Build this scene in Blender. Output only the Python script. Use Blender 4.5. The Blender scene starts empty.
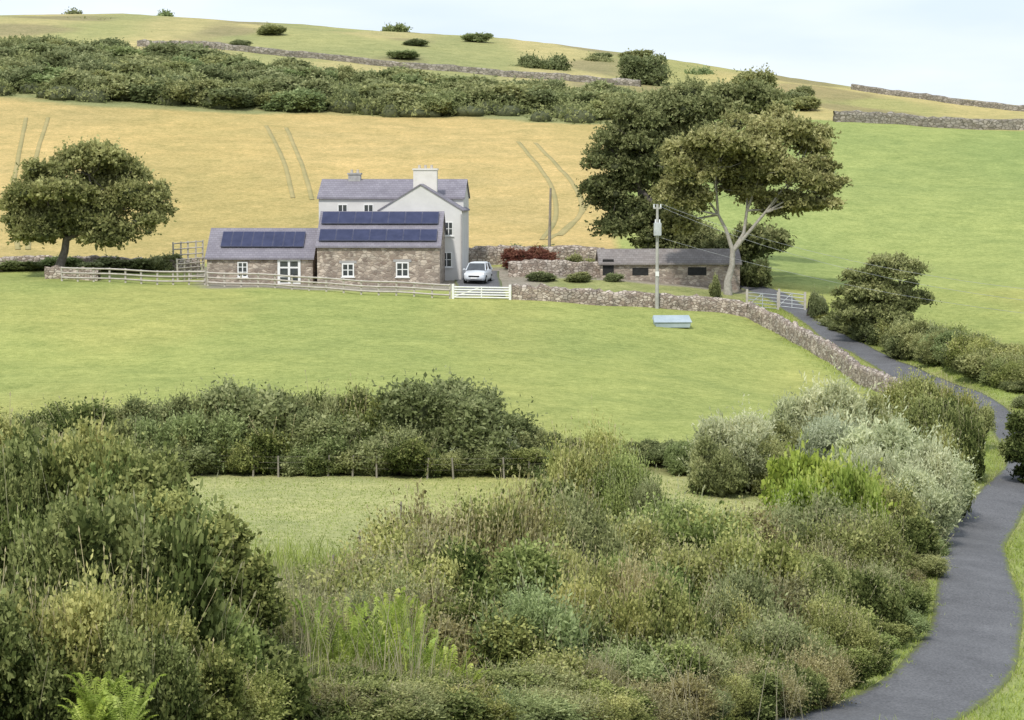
import bpy, math, random
import numpy as np
from mathutils import Vector
random.seed(7); rng=np.random.default_rng(7)
scene=bpy.context.scene
COL=scene.collection
F=2400.0
TH=-math.atan(180/F); CT,ST=math.cos(TH),math.sin(TH)
def ray(px,py):
    u=(px-512)/F; v=(360-py)/F
    return np.array([u,CT-ST*v,ST+CT*v])
def W(px,py,D):
    d=ray(px,py); return d*(D/d[1])
# ---------------------------------------------------------------- terrain
ctrl=[(0,720,38),(200,720,40),(400,720,42),(600,720,46),(750,720,52),(900,720,58),(1024,720,60),
(200,640,52),(100,600,62),(0,560,72),(350,560,80),(250,520,90),(500,520,92),(480,480,106),(200,472,108),(0,472,106),
(700,560,84),(700,500,100),(850,560,86),(957,660,67),(978,600,80),(972,545,98),(1005,500,110),(1016,450,127),(994,425,136),
(905,385,152),(842,345,170),(793,308,188),(1060,560,92),(1080,660,72),(1060,400,140),(1024,357,152),(1100,440,130),
(0,420,122),(200,405,125),(400,430,118),(700,430,118),(850,405,138),(0,285,182),(100,282,183),(300,290,181),(450,298,177),
(600,303,178),(750,312,180),(500,350,150),(200,345,150),(800,360,160),(-100,350,150),
(200,287,186),(380,286,186),(480,279,192),(250,268,198),(420,270,198),(600,262,206),(670,282,194),(745,290,194),
(0,262,205),(250,255,210),(500,245,215),(650,250,215),(760,268,208),(0,180,255),(300,180,255),(550,190,250),
(0,98,315),(300,115,312),(560,128,305),(0,45,390),(300,65,390),(600,90,380),
(840,318,186),(1024,300,190),(800,255,225),(1000,220,245),(850,180,275),(1000,130,330),(840,122,325),(700,115,330),(900,108,385),
(-150,180,255),(-150,50,390),(1180,200,255),(1180,130,330),(1180,320,185),(680,185,255)]
sky_pts=[(-150,14,520),(0,16,520),(200,21,520),(330,28,515),(420,36,510),(520,44,505),(600,52,500),(700,64,480),(790,77,460),(850,88,450),(950,100,430),(1024,107,420),(1180,118,420)]
P=[W(*c) for c in ctrl]+[W(*c) for c in sky_pts]
for c in sky_pts:
    w=W(*c); P.append(w*np.array([(c[2]+90)/c[2],0,0])+np.array([0,c[2]+90,w[2]-5])); P.append(w*np.array([(c[2]+230)/c[2],0,0])+np.array([0,c[2]+230,w[2]-32]))
P+= [np.array(p,float) for p in [(0,0,-1.7),(-20,0,-1),(20,0,-4),(0,20,-5.2),(12,25,-8),(-9,20,-4.9),(0,-30,1),(-25,40,-8)]]
P=np.array(P); Pc=P[:,:2]; n=len(P)
def U(r2): return 0.5*r2*np.log(r2+1e-9)
r2=((Pc[:,None]-Pc[None])**2).sum(-1)
A=np.zeros((n+3,n+3)); A[:n,:n]=U(r2)+np.eye(n)*40.0
A[:n,n]=1; A[:n,n+1:]=Pc; A[n,:n]=1; A[n+1:,:n]=Pc.T
sol=np.linalg.solve(A,np.concatenate([P[:,2],[0,0,0]]))
def tps(x,y):
    x=np.clip(x,-190,190); y=np.clip(y,-30,760)
    sh=x.shape; x=x.ravel(); y=y.ravel()
    out=np.empty(len(x))
    for i in range(0,len(x),20000):
        q=np.stack([x[i:i+20000],y[i:i+20000]],1)
        rr=((q[:,None]-Pc[None])**2).sum(-1)
        out[i:i+20000]=U(rr)@sol[:n]+sol[n]+q@sol[n+1:]
    return out.reshape(sh)
xs=np.concatenate([[-3000,-1200,-500,-300],np.arange(-200,-60,4.),np.arange(-60,60,1.),np.arange(60,201,4.),[300,500,1200,3000]])
ys=np.concatenate([[-800,-200,-60],np.arange(-30,30,5.),np.arange(30,212,1.),np.arange(212,540,2.5),np.arange(540,760,10.),[900,1300,2000,4000]])
X,Y=np.meshgrid(xs,ys)
Z=tps(X,Y)
def bumps(x,y):
    return 0.10*np.sin(x*.31+1.3*np.sin(y*.13))*np.sin(y*.23+.7)+0.06*np.sin(x*.83+y*.37)*np.sin(y*.71-x*.2)
fade=np.clip((Y-60)/40,0,1)
Z=Z+bumps(X,Y)*fade+np.where(Y>330,0.5*np.sin(X*.09+Y*.03)*np.sin(Y*.07+X*.02),0)
far=np.clip((np.maximum(np.abs(X)-200,0)/1500),0,1)+np.clip((Y-760)/900,0,1)
Z=Z-np.clip(far,0,1)*70
def H(x,y):
    x=np.asarray(x,float); y=np.asarray(y,float)
    i=np.clip(np.searchsorted(xs,x)-1,0,len(xs)-2); j=np.clip(np.searchsorted(ys,y)-1,0,len(ys)-2)
    a=(x-xs[i])/(xs[i+1]-xs[i]); b=(y-ys[j])/(ys[j+1]-ys[j])
    return (Z[j,i]*(1-a)*(1-b)+Z[j,i+1]*a*(1-b)+Z[j+1,i]*(1-a)*b+Z[j+1,i+1]*a*b)
def G(px,py,d0=30,d1=620):
    d=ray(px,py); D=np.arange(d0,d1,.2); t=D/d[1]
    x=d[0]*t; z=d[2]*t; h=H(x,D); k=np.where(h>=z)[0]
    k=k[0] if len(k) else len(D)-1
    return np.array([x[k],D[k],h[k]])
def PX(px,D): 
    x=(px-512)/F*D/CT*0.998; return np.array([x,D,float(H(x,D))])
# ---------------------------------------------------------------- road line
rp=[W(806,760,50),W(893,720,58),W(960,660,67),W(979,600,80),W(970,550,96),W(1000,505,109),W(1026,475,119),W(1022,448,128),W(996,424,137),W(947,402,146),W(899,380,156),W(844,345,170),W(797,311,186),W(777,303,192),W(740,298,197)]
rp=[np.array([1.2,40,0])]+rp
def smooth(pts,step=1.0):
    pts=[np.asarray(p,float)[:2] for p in pts]
    pts=[2*pts[0]-pts[1]]+pts+[2*pts[-1]-pts[-2]]
    out=[]
    for i in range(1,len(pts)-2):
        p0,p1,p2,p3=pts[i-1:i+3]; m=max(2,int(np.linalg.norm(p2-p1)/step))
        for k in range(m):
            t=k/m
            out.append(0.5*((2*p1)+(-p0+p2)*t+(2*p0-5*p1+4*p2-p3)*t*t+(-p0+3*p1-3*p2+p3)*t**3))
    out.append(pts[-2]); return np.array(out)
road=smooth(rp)
def road_dist(x,y):
    x=np.asarray(x);y=np.asarray(y)
    d=np.full(x.shape,1e9)
    for q in road[::2]: d=np.minimum(d,(x-q[0])**2+(y-q[1])**2)
    return np.sqrt(d)
# ---------------------------------------------------------------- materials
def newmat(name):
    m=bpy.data.materials.new(name); m.use_nodes=True; nt=m.node_tree
    return m,nt,nt.nodes,nt.links,nt.nodes['Principled BSDF']
def ramp(N,cols,pos=None,interp='LINEAR'):
    r=N.new('ShaderNodeValToRGB'); e=r.color_ramp.elements; r.color_ramp.interpolation=interp
    while len(e)<len(cols): e.new(0.5)
    for i,c in enumerate(cols):
        e[i].position=pos[i] if pos else i/(len(cols)-1); e[i].color=(*c,1)
    return r
def mixc(N,L,a,b,f,mode='MIX'):
    m=N.new('ShaderNodeMix'); m.data_type='RGBA'; m.blend_type=mode
    for s,v in ((0,f),(6,a),(7,b)):
        if hasattr(v,'is_output') : L.new(v,m.inputs[s])
        else: m.inputs[s].default_value=v if s==0 else (*v,1)
    return m.outputs[2]
def noise(N,L,vec,scale,detail=4,rough=.6):
    t=N.new('ShaderNodeTexNoise'); t.inputs['Scale'].default_value=scale; t.inputs['Detail'].default_value=detail; t.inputs['Roughness'].default_value=rough
    if vec is not None: L.new(vec,t.inputs['Vector'])
    return t.outputs['Fac']
def simple(name,cols,scale=3,rough=.8,bump=0,metal=0,coord='Object',bscale=None,spec=.3):
    m,nt,N,L,b=newmat(name); tc=N.new('ShaderNodeTexCoord').outputs[coord]
    f=noise(N,L,tc,scale); r=ramp(N,cols,[.3,.7] if len(cols)==2 else [.25,.5,.75]); L.new(f,r.inputs[0]); L.new(r.outputs[0],b.inputs['Base Color'])
    b.inputs['Roughness'].default_value=rough; b.inputs['Metallic'].default_value=metal; b.inputs['Specular IOR Level'].default_value=spec
    if bump:
        bp=N.new('ShaderNodeBump'); bp.inputs['Strength'].default_value=bump; bp.inputs['Distance'].default_value=.05
        L.new(noise(N,L,tc,bscale or scale*4),bp.inputs['Height']); L.new(bp.outputs[0],b.inputs['Normal'])
    return m
def foliage_mat(name,cols,trans=.36):
    m,nt,N,L,b=newmat(name); N.remove(b)
    at=N.new('ShaderNodeAttribute'); at.attribute_name='tint'
    stem=(.50,.45,.30)
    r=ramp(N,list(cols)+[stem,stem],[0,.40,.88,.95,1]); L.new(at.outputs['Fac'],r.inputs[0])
    oi=N.new('ShaderNodeObjectInfo'); rr=ramp(N,[(.80,.84,.76),(1.0,1.0,.95),(1.16,1.10,.95),(.94,1.06,.92)],[0,.35,.7,1]); L.new(oi.outputs['Random'],rr.inputs[0])
    c=mixc(N,L,r.outputs[0],rr.outputs[0],1.0,'MULTIPLY')
    df=N.new('ShaderNodeBsdfDiffuse'); L.new(c,df.inputs[0])
    tr=N.new('ShaderNodeBsdfTranslucent'); L.new(c,tr.inputs[0]); ms=N.new('ShaderNodeMixShader'); ms.inputs[0].default_value=trans
    L.new(df.outputs[0],ms.inputs[1]); L.new(tr.outputs[0],ms.inputs[2]); L.new(ms.outputs[0],N['Material Output'].inputs[0])
    return m
M={}  # leaf colours below are lifted, painting the aerial haze into the foliage
M['hawthorn']=foliage_mat('hawthorn_leaf',[(.035,.05,.018),(.135,.165,.055),(.40,.43,.18)],.32)
M['olive']=foliage_mat('olive_leaf',[(.075,.09,.03),(.26,.285,.10),(.55,.55,.25)])
M['bramble']=foliage_mat('bramble_leaf',[(.09,.08,.04),(.28,.26,.12),(.54,.51,.31)])
M['willow']=foliage_mat('willow_leaf',[(.17,.20,.12),(.43,.47,.31),(.66,.69,.52)])
M['lime']=foliage_mat('lime_leaf',[(.12,.17,.035),(.34,.43,.09),(.56,.62,.22)],.35)
M['gorse']=foliage_mat('gorse_leaf',[(.075,.09,.04),(.24,.27,.12),(.46,.48,.26)])
M['scrub']=foliage_mat('scrub_leaf',[(.11,.13,.06),(.245,.275,.135),(.40,.42,.23)])
M['dry']=foliage_mat('dry_stem',[(.22,.19,.12),(.44,.39,.26),(.64,.59,.44)])
M['grass']=foliage_mat('grass_blade',[(.14,.18,.05),(.29,.37,.10),(.46,.50,.19)],.3)
M['red']=foliage_mat('red_leaf',[(.08,.03,.025),(.22,.09,.07),(.36,.19,.13)])
M['sycamore']=foliage_mat('sycamore_leaf',[(.085,.10,.045),(.235,.25,.115),(.46,.46,.24)])
M['ash']=foliage_mat('ash_leaf',[(.12,.13,.055),(.31,.315,.14),(.54,.52,.28)])
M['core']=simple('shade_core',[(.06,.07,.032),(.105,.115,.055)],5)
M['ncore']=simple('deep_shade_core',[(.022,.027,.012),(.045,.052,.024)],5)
M['bark']=simple('bark',[(.28,.26,.22),(.46,.43,.38)],4,.9,.5)
M['barkd']=simple('dark_bark',[(.08,.07,.06),(.18,.16,.14)],4,.9,.5)
def stone_mat(name,cols,scale,gap=(.09,.08,.065)):
    m,nt,N,L,b=newmat(name); tc=N.new('ShaderNodeTexCoord').outputs['Object']
    mp=N.new('ShaderNodeMapping'); mp.inputs['Scale'].default_value=(1,1,1.7); L.new(tc,mp.inputs[0])
    v=N.new('ShaderNodeTexVoronoi'); v.inputs['Scale'].default_value=scale; L.new(mp.outputs[0],v.inputs['Vector'])
    sx=N.new('ShaderNodeSeparateColor'); L.new(v.outputs['Color'],sx.inputs[0])
    r=ramp(N,cols); L.new(sx.outputs[0],r.inputs[0])
    e=N.new('ShaderNodeTexVoronoi'); e.feature='DISTANCE_TO_EDGE'; e.inputs['Scale'].default_value=scale; L.new(mp.outputs[0],e.inputs['Vector'])
    er=ramp(N,[(0,0,0),(1,1,1)],[.02,.10]); L.new(e.outputs['Distance'],er.inputs[0])
    c=mixc(N,L,gap,r.outputs[0],er.outputs[0])
    nz=ramp(N,[(.7,.7,.7),(1.25,1.2,1.15)],[.3,.7]); L.new(noise(N,L,tc,1.2,6),nz.inputs[0])
    c=mixc(N,L,c,nz.outputs[0],1.0,'MULTIPLY')
    L.new(c,b.inputs['Base Color']); b.inputs['Roughness'].default_value=.9
    bp=N.new('ShaderNodeBump'); bp.inputs['Strength'].default_value=.6; bp.inputs['Distance'].default_value=.05; L.new(er.outputs[0],bp.inputs['Height']); L.new(bp.outputs[0],b.inputs['Normal'])
    return m
M['stone']=stone_mat('rubble_stone',[(.225,.18,.15),(.36,.305,.255),(.54,.48,.41)],2.8,(.32,.275,.235))
M['drystone']=stone_mat('dry_stone',[(.25,.20,.165),(.38,.325,.275),(.57,.51,.45)],3.2,(.15,.125,.10))
M['farstone']=stone_mat('far_dry_stone',[(.19,.17,.14),(.27,.25,.21),(.37,.34,.30)],1.6,(.12,.11,.08))
M['render']=simple('pale_render',[(.60,.59,.575),(.70,.685,.665)],.8,.85,.15)
M['chim']=simple('chimney_render',[(.66,.63,.585),(.75,.72,.675)],1.5,.85,.2)
M['greyb']=simple('grey_chimney',[(.30,.29,.29),(.42,.41,.40)],2.5,.9,.3)
M['white']=simple('white_paint',[(.74,.74,.73),(.82,.82,.81)],3,.5)
M['glass']=simple('window_glass',[(.03,.035,.04),(.07,.08,.09)],2,.08,spec=.8)
M['panel']=simple('solar_cell',[(.026,.032,.075),(.045,.052,.11)],1.5,.3,spec=.3)
M['pframe']=simple('panel_frame',[(.07,.075,.13),(.11,.115,.17)],3,.5)
M['wood']=simple('weathered_wood',[(.38,.35,.30),(.56,.52,.46)],2,.9,.3)
M['woodd']=simple('old_post_wood',[(.20,.18,.14),(.33,.30,.25)],2,.9,.3)
M['pole']=simple('pole_wood',[(.20,.17,.13),(.34,.30,.24)],2,.9,.3)
M['polep']=simple('pole_wood_pale',[(.34,.33,.30),(.48,.47,.44)],2,.9,.3)
M['galv']=simple('galvanised_steel',[(.45,.47,.48),(.62,.64,.65)],3,.45,metal=.3)
M['terracotta']=simple('chimney_pot',[(.42,.38,.33),(.54,.49,.43)],4,.8)
M['trough']=simple('blue_grey_sheet',[(.32,.39,.43),(.43,.50,.54)],1.2,.5)
M['car']=simple('silver_paint',[(.60,.63,.67),(.66,.69,.73)],1,.3,spec=.6)
M['tyre']=simple('tyre_rubber',[(.015,.015,.015),(.03,.03,.03)],4,.8)
M['lamp']=simple('headlight_glass',[(.7,.72,.75),(.85,.86,.88)],4,.15)
M['wire']=simple('wire',[(.30,.31,.32),(.42,.43,.44)],1,.6)
def slate(name,cols):
    m,nt,N,L,b=newmat(name); tc=N.new('ShaderNodeTexCoord').outputs['Object']
    mp=N.new('ShaderNodeMapping'); mp.inputs['Rotation'].default_value=(math.radians(90),0,0); L.new(tc,mp.inputs[0])
    br=N.new('ShaderNodeTexBrick'); br.inputs['Scale'].default_value=1; br.inputs['Brick Width'].default_value=.3; br.inputs['Row Height'].default_value=.16
    br.inputs['Mortar Size'].default_value=.010; br.inputs['Color1'].default_value=(*cols[0],1); br.inputs['Color2'].default_value=(*cols[1],1); br.inputs['Mortar'].default_value=(*[c*.7 for c in cols[0]],1)
    L.new(mp.outputs[0],br.inputs['Vector'])
    nz=ramp(N,[(.86,.86,.86),(1.14,1.14,1.13)],[.3,.7]); L.new(noise(N,L,tc,.7,6),nz.inputs[0])
    L.new(mixc(N,L,br.outputs[0],nz.outputs[0],1.0,'MULTIPLY'),b.inputs['Base Color']); b.inputs['Roughness'].default_value=.7; b.inputs['Specular IOR Level'].default_value=.2
    return m
M['slate']=slate('purple_grey_slate',[(.215,.20,.235),(.255,.24,.275)])
M['slateb']=slate('brown_slate',[(.22,.195,.185),(.28,.255,.245)])
m,nt,N,L,b=newmat('asphalt'); tc=N.new('ShaderNodeTexCoord').outputs['Object']
r=ramp(N,[(.112,.112,.118),(.158,.158,.165)],[.3,.7]); L.new(noise(N,L,tc,.5,5),r.inputs[0])
r2_=ramp(N,[(.7,.7,.7),(1.3,1.3,1.3)],[.35,.65]); L.new(noise(N,L,tc,14,3),r2_.inputs[0])
c=mixc(N,L,r.outputs[0],r2_.outputs[0],1.0,'MULTIPLY')
at=N.new('ShaderNodeAttribute'); at.attribute_name='edge'
mth=N.new('ShaderNodeMath'); mth.operation='MULTIPLY_ADD'; L.new(noise(N,L,tc,2.5,5),mth.inputs[0]); mth.inputs[1].default_value=.9; L.new(at.outputs['Fac'],mth.inputs[2])
mr=N.new('ShaderNodeMapRange'); mr.inputs[1].default_value=1.1; mr.inputs[2].default_value=1.4; L.new(mth.outputs[0],mr.inputs[0])
c=mixc(N,L,c,(.17,.19,.08),mr.outputs[0]); L.new(c,b.inputs['Base Color']); b.inputs['Roughness'].default_value=.9; b.inputs['Specular IOR Level'].default_value=.2
M['asphalt']=m
m,nt,N,L,b=newmat('ground_grass'); tc=N.new('ShaderNodeTexCoord').outputs['Object']
at=N.new('ShaderNodeAttribute'); at.attribute_name='Col'
c=at.outputs['Color']
for sc,lo,hi,d in ((.035,(.87,.90,.90),(1.13,1.09,1.07),5),(.35,(.84,.87,.85),(1.16,1.12,1.14),6),(2.2,(.80,.82,.78),(1.20,1.17,1.20),5),(12,(.75,.76,.7),(1.25,1.22,1.25),3)):
    r=ramp(N,[lo,hi],[.32,.68]); L.new(noise(N,L,tc,sc,d,.65),r.inputs[0]); c=mixc(N,L,c,r.outputs[0],1.0,'MULTIPLY')
L.new(c,b.inputs['Base Color']); b.inputs['Roughness'].default_value=1; b.inputs['Specular IOR Level'].default_value=.05
bp=N.new('ShaderNodeBump'); bp.inputs['Strength'].default_value=.5; bp.inputs['Distance'].default_value=.15; L.new(noise(N,L,tc,5,5),bp.inputs['Height']); L.new(bp.outputs[0],b.inputs['Normal'])
M['ground']=m
# ---------------------------------------------------------------- mesh helpers
def put(name,me,parent=None,loc=(0,0,0),rz=0):
    o=bpy.data.objects.new(name,me); COL.objects.link(o); o.location=loc; o.rotation_euler=(0,0,rz)
    if parent is not None: o.parent=parent
    return o
def tag(o,label,cat,group=None,kind=None):
    o['label']=label; o['category']=cat
    if group: o['group']=group
    if kind: o['kind']=kind
    return o
def mesh_np(name,V,Q,mats,mi=None,tint=None,smooth_=False):
    me=bpy.data.meshes.new(name); V=np.asarray(V,np.float32); Q=np.asarray(Q,np.int32)
    me.vertices.add(len(V)); me.vertices.foreach_set('co',V.ravel())
    k=Q.shape[1]; me.loops.add(Q.size); me.loops.foreach_set('vertex_index',Q.ravel())
    me.polygons.add(len(Q)); me.polygons.foreach_set('loop_start',np.arange(0,Q.size,k,dtype=np.int32)); me.polygons.foreach_set('loop_total',np.full(len(Q),k,np.int32))
    for mm in mats: me.materials.append(mm)
    if mi is not None: me.polygons.foreach_set('material_index',np.asarray(mi,np.int32))
    if smooth_: me.polygons.foreach_set('use_smooth',np.ones(len(Q),bool))
    if tint is not None:
        a=me.attributes.new('tint','FLOAT','POINT'); a.data.foreach_set('value',np.asarray(tint,np.float32))
    me.update(calc_edges=True); return me
def boxv(x0,x1,y0,y1,z0,z1):
    return [(x0,y0,z0),(x1,y0,z0),(x1,y1,z0),(x0,y1,z0),(x0,y0,z1),(x1,y0,z1),(x1,y1,z1),(x0,y1,z1)]
BF=[(0,3,2,1),(4,5,6,7),(0,1,5,4),(1,2,6,5),(2,3,7,6),(3,0,4,7)]
def pmesh(name,V,Fs,mat,bevel=0,sm=False):
    me=bpy.data.meshes.new(name); me.from_pydata([tuple(map(float,v)) for v in V],[],Fs); me.materials.append(mat)
    if bevel:
        import bmesh
        bm=bmesh.new(); bm.from_mesh(me); bmesh.ops.bevel(bm,geom=bm.edges[:],offset=bevel,segments=2,affect='EDGES'); bm.to_mesh(me); bm.free()
    if sm:
        for p in me.polygons: p.use_smooth=True
    me.update(); return me
def box(name,x0,x1,y0,y1,z0,z1,mat,parent=None,bevel=0):
    return put(name,pmesh(name,boxv(x0,x1,y0,y1,z0,z1),BF,mat,bevel),parent)
def boxes(name,L_,mat,parent=None):
    V=[];Fs=[]
    for b_ in L_:
        k=len(V); V+=boxv(*b_); Fs+=[tuple(i+k for i in f) for f in BF]
    return put(name,pmesh(name,V,Fs,mat),parent)
def extr(name,pts,axis,a0,a1,mat,parent=None):
    n_=len(pts)
    if axis=='x': V=[(a0,p,q) for p,q in pts]+[(a1,p,q) for p,q in pts]
    else: V=[(p,a0,q) for p,q in pts]+[(p,a1,q) for p,q in pts]
    Fs=[tuple(range(n_))[::-1],tuple(range(n_,2*n_))]+[(i,(i+1)%n_,(i+1)%n_+n_,i+n_) for i in range(n_)]
    me=pmesh(name,V,Fs,mat)
    import bmesh
    bm=bmesh.new(); bm.from_mesh(me); bmesh.ops.recalc_face_normals(bm,faces=bm.faces[:]); bm.to_mesh(me); bm.free()
    return put(name,me,parent)
def gable(parent,x0,x1,y0,y1,ze,zr,axis,wmat,rmat,oh=.25,t=.14,zb=-1.0):
    if axis=='x':
        ym=(y0+y1)/2; w=extr('wall',[(y0,zb),(y1,zb),(y1,ze),(ym,zr),(y0,ze)],'x',x0,x1,wmat,parent)
        s=(zr-ze)/(ym-y0); e=.004
        pr=[(y0-oh,ze-oh*s+e),(ym,zr+e),(y1+oh,ze-oh*s+e),(y1+oh,ze-oh*s+t),(ym,zr+t),(y0-oh,ze-oh*s+t)]
        r=extr('roof',pr,'x',x0-oh*.6,x1+oh*.6,rmat,parent)
    else:
        xm=(x0+x1)/2; w=extr('wall',[(x0,zb),(x1,zb),(x1,ze),(xm,zr),(x0,ze)],'y',y0,y1,wmat,parent)
        s=(zr-ze)/(xm-x0); e=.004
        pr=[(x0-oh,ze-oh*s+e),(xm,zr+e),(x1+oh,ze-oh*s+e),(x1+oh,ze-oh*s+t),(xm,zr+t),(x0-oh,ze-oh*s+t)]
        r=extr('roof',pr,'y',y0-oh*.6,y1+oh*.6,rmat,parent)
    return w,r
def window(parent,xc,y,z0,w,h,nx=2,nz=2,name='window',lintel=None,f=.07):
    e=put(name,None,parent,(xc,y,z0)); g_=f*.45
    L_=[(-w/2,w/2,-.05,.02,0,f),(-w/2,w/2,-.05,.02,h-f,h),(-w/2,-w/2+f,-.048,.02,f,h-f),(w/2-f,w/2,-.048,.02,f,h-f)]
    for i in range(1,nx): L_.append((-w/2+w*i/nx-g_,-w/2+w*i/nx+g_,-.045,.02,f,h-f))
    for i in range(1,nz): L_.append((-w/2+f,w/2-f,-.042,.02,h*i/nz-g_*.7,h*i/nz+g_*.7))
    boxes('frame',L_,M['white'],e)
    box('pane',-w/2+f*.5,w/2-f*.5,-.02,.01,f*.5,h-f*.5,M['glass'],e)
    if name=='window': box('sill',-w/2-.08,w/2+.08,-.12,.02,-.08,-.003,M['white'],e)
    if lintel: box('lintel',-w/2-.2,w/2+.2,-.03,.02,h+.003,h+.2,lintel,e)
    return e
def tube(pts,rad,k=8):
    pts=np.array(pts,float); V=[];Q=[]
    for i,p in enumerate(pts):
        d=pts[min(i+1,len(pts)-1)]-pts[max(i-1,0)]; d/=np.linalg.norm(d)+1e-9
        a=np.cross(d,[0,1,0.13]); a/=np.linalg.norm(a)+1e-9; b_=np.cross(d,a)
        for j in range(k):
            t=2*math.pi*j/k; V.append(p+rad[i]*(a*math.cos(t)+b_*math.sin(t)))
    for i in range(len(pts)-1):
        for j in range(k): Q.append((i*k+j,i*k+(j+1)%k,(i+1)*k+(j+1)%k,(i+1)*k+j))
    return np.array(V),np.array(Q)
def cat_parts(parts):
    V=[];Q=[];o=0
    for v,q in parts: V.append(v);Q.append(np.array(q)+o);o+=len(v)
    return np.concatenate(V),np.concatenate(Q)
def cyl(name,p0,p1,r,mat,parent=None,k=10,r1=None):
    v,q=tube([p0,p1],[r,r1 or r],k); V=[tuple(x) for x in v]; Fs=[tuple(int(a) for a in f) for f in q]+[tuple(range(k))[::-1],tuple(range(k,2*k))]
    return put(name,pmesh(name,V,Fs,mat),parent)
def usph(nu=10,nv=7):
    V=[];Q=[]
    for i in range(nv+1):
        a=math.pi*(.03+.94*i/nv)
        for j in range(nu):
            t=2*math.pi*j/nu; V.append((math.sin(a)*math.cos(t),math.sin(a)*math.sin(t),math.cos(a)))
    for i in range(nv):
        for j in range(nu): Q.append((i*nu+j,(i+1)*nu+j,(i+1)*nu+(j+1)%nu,i*nu+(j+1)%nu))
    return np.array(V),np.array(Q)
SV,SQ=usph()
def nrm(a): return a/(np.linalg.norm(a,axis=-1,keepdims=True)+1e-9)
def lowfreq(p,f,ph):
    return .5+.25*(np.sin(p[...,0]*f+ph)+np.sin(p[...,1]*f*1.3+ph*2))*np.sin(p[...,2]*f*1.1+ph*3)+.25*np.sin(p[...,0]*f*2.3+p[...,2]*f*1.7+ph)
def foliage(name,lobes,ns,slen,nl,ll,lw,mat,spread=.7,up=.4,core=.72,inner=.25,zmin=None,outw=.8,corem=None,tint_up=.32,shoots=.04,cull=True,stems=0,lvar=.8):
    lobes=np.array(lobes,float); C=lobes[:,:3]; R=lobes[:,3:6]
    area=(R[:,0]*R[:,2]); pr=area/area.sum(); k=rng.choice(len(lobes),int(ns*2.2),p=pr)
    d=nrm(rng.normal(size=(len(k),3))); d[:,2]=np.where(d[:,2]<-.35,-d[:,2],d[:,2])
    bump=1+.20*np.sin(d[:,0]*7+k)*np.sin(d[:,2]*6+k*2)+.14*np.sin(d[:,1]*11+k*3)
    rad=bump*(1-inner*rng.random(len(k))**1.5)
    p=C[k]+d*R[k]*rad[:,None]
    keep=np.ones(len(k),bool)
    if cull:
        for i in range(len(lobes)):
            q=(p-C[i])/R[i]; ins=((q**2).sum(1)<.55)&(k!=i); keep&=~ins
    if zmin is not None: keep&=p[:,2]>zmin
    p=p[keep][:ns];d=d[keep][:ns];kk=k[keep][:ns]; N_=len(p)
    nd=nrm(d/np.maximum(R[kk],.1)*R[kk].mean(1,keepdims=True))
    dr=nrm(nd*outw+np.array([0,0,up])+rng.normal(size=(N_,3))*.45)
    Ls=slen*(.4+1.0*rng.random(N_)**1.5); sh=rng.random(N_)<shoots; Ls=np.where(sh,slen*(1.4+1.6*rng.random(N_)),Ls)
    t=(np.arange(nl)+.3)/nl
    base=p[:,None]+dr[:,None]*(Ls[:,None]*t)[...,None]
    ld=nrm(dr[:,None]*.7+rng.normal(size=(N_,nl,3))*spread)
    sd=nrm(np.cross(ld,nrm(nd[:,None]*1.0+rng.normal(size=(N_,nl,3))*.6)))
    big=(.7+.7*rng.random(len(lobes)))[kk][:,None,None]
    l_=ll*(.6+lvar*rng.random((N_,nl,1)))*big; w_=lw*(.6+lvar*rng.random((N_,nl,1)))*big
    quad=np.stack([base,base+ld*l_*.5+sd*w_*.5,base+ld*l_,base+ld*l_*.5-sd*w_*.5],2).reshape(-1,3)
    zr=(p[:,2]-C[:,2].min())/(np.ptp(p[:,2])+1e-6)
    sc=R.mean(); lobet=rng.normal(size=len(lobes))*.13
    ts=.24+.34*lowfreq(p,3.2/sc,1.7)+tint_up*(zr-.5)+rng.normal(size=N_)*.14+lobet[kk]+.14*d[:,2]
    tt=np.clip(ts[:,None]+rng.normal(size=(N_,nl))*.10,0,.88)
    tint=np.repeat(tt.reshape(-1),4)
    if stems:
        s_=rng.choice(N_,stems); c0=p[s_]; dd=nrm(np.array([0,0,1.])+nd[s_]*.5+rng.normal(size=(stems,3))*.3)
        ln=(.35+.7*rng.random((stems,1))); sw=nrm(np.cross(dd,rng.normal(size=(stems,3))))*.009
        tip=c0+dd*ln+rng.normal(size=(stems,3))*.06
        q1=np.stack([c0-sw,c0+sw,tip+sw*.6,tip-sw*.6],1)
        hd=tip+dd*.12; hs=sw*2.2; mid=(tip+hd)/2
        q2=np.stack([tip,mid+hs,hd,mid-hs],1)
        quad=np.concatenate([quad,q1.reshape(-1,3),q2.reshape(-1,3)]); tint=np.concatenate([tint,np.full(stems*8,.98)])
    Q=np.arange(len(quad)).reshape(-1,4); mi=np.zeros(len(Q),int)
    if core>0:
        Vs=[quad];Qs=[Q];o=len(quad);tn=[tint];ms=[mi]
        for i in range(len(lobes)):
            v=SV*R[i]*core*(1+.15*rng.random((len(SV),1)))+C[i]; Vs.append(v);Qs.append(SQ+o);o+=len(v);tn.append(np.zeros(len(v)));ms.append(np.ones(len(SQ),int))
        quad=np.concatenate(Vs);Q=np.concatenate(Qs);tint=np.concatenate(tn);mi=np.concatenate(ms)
    return mesh_np(name,quad,Q,[mat,corem or M['core']],mi,tint)
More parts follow.
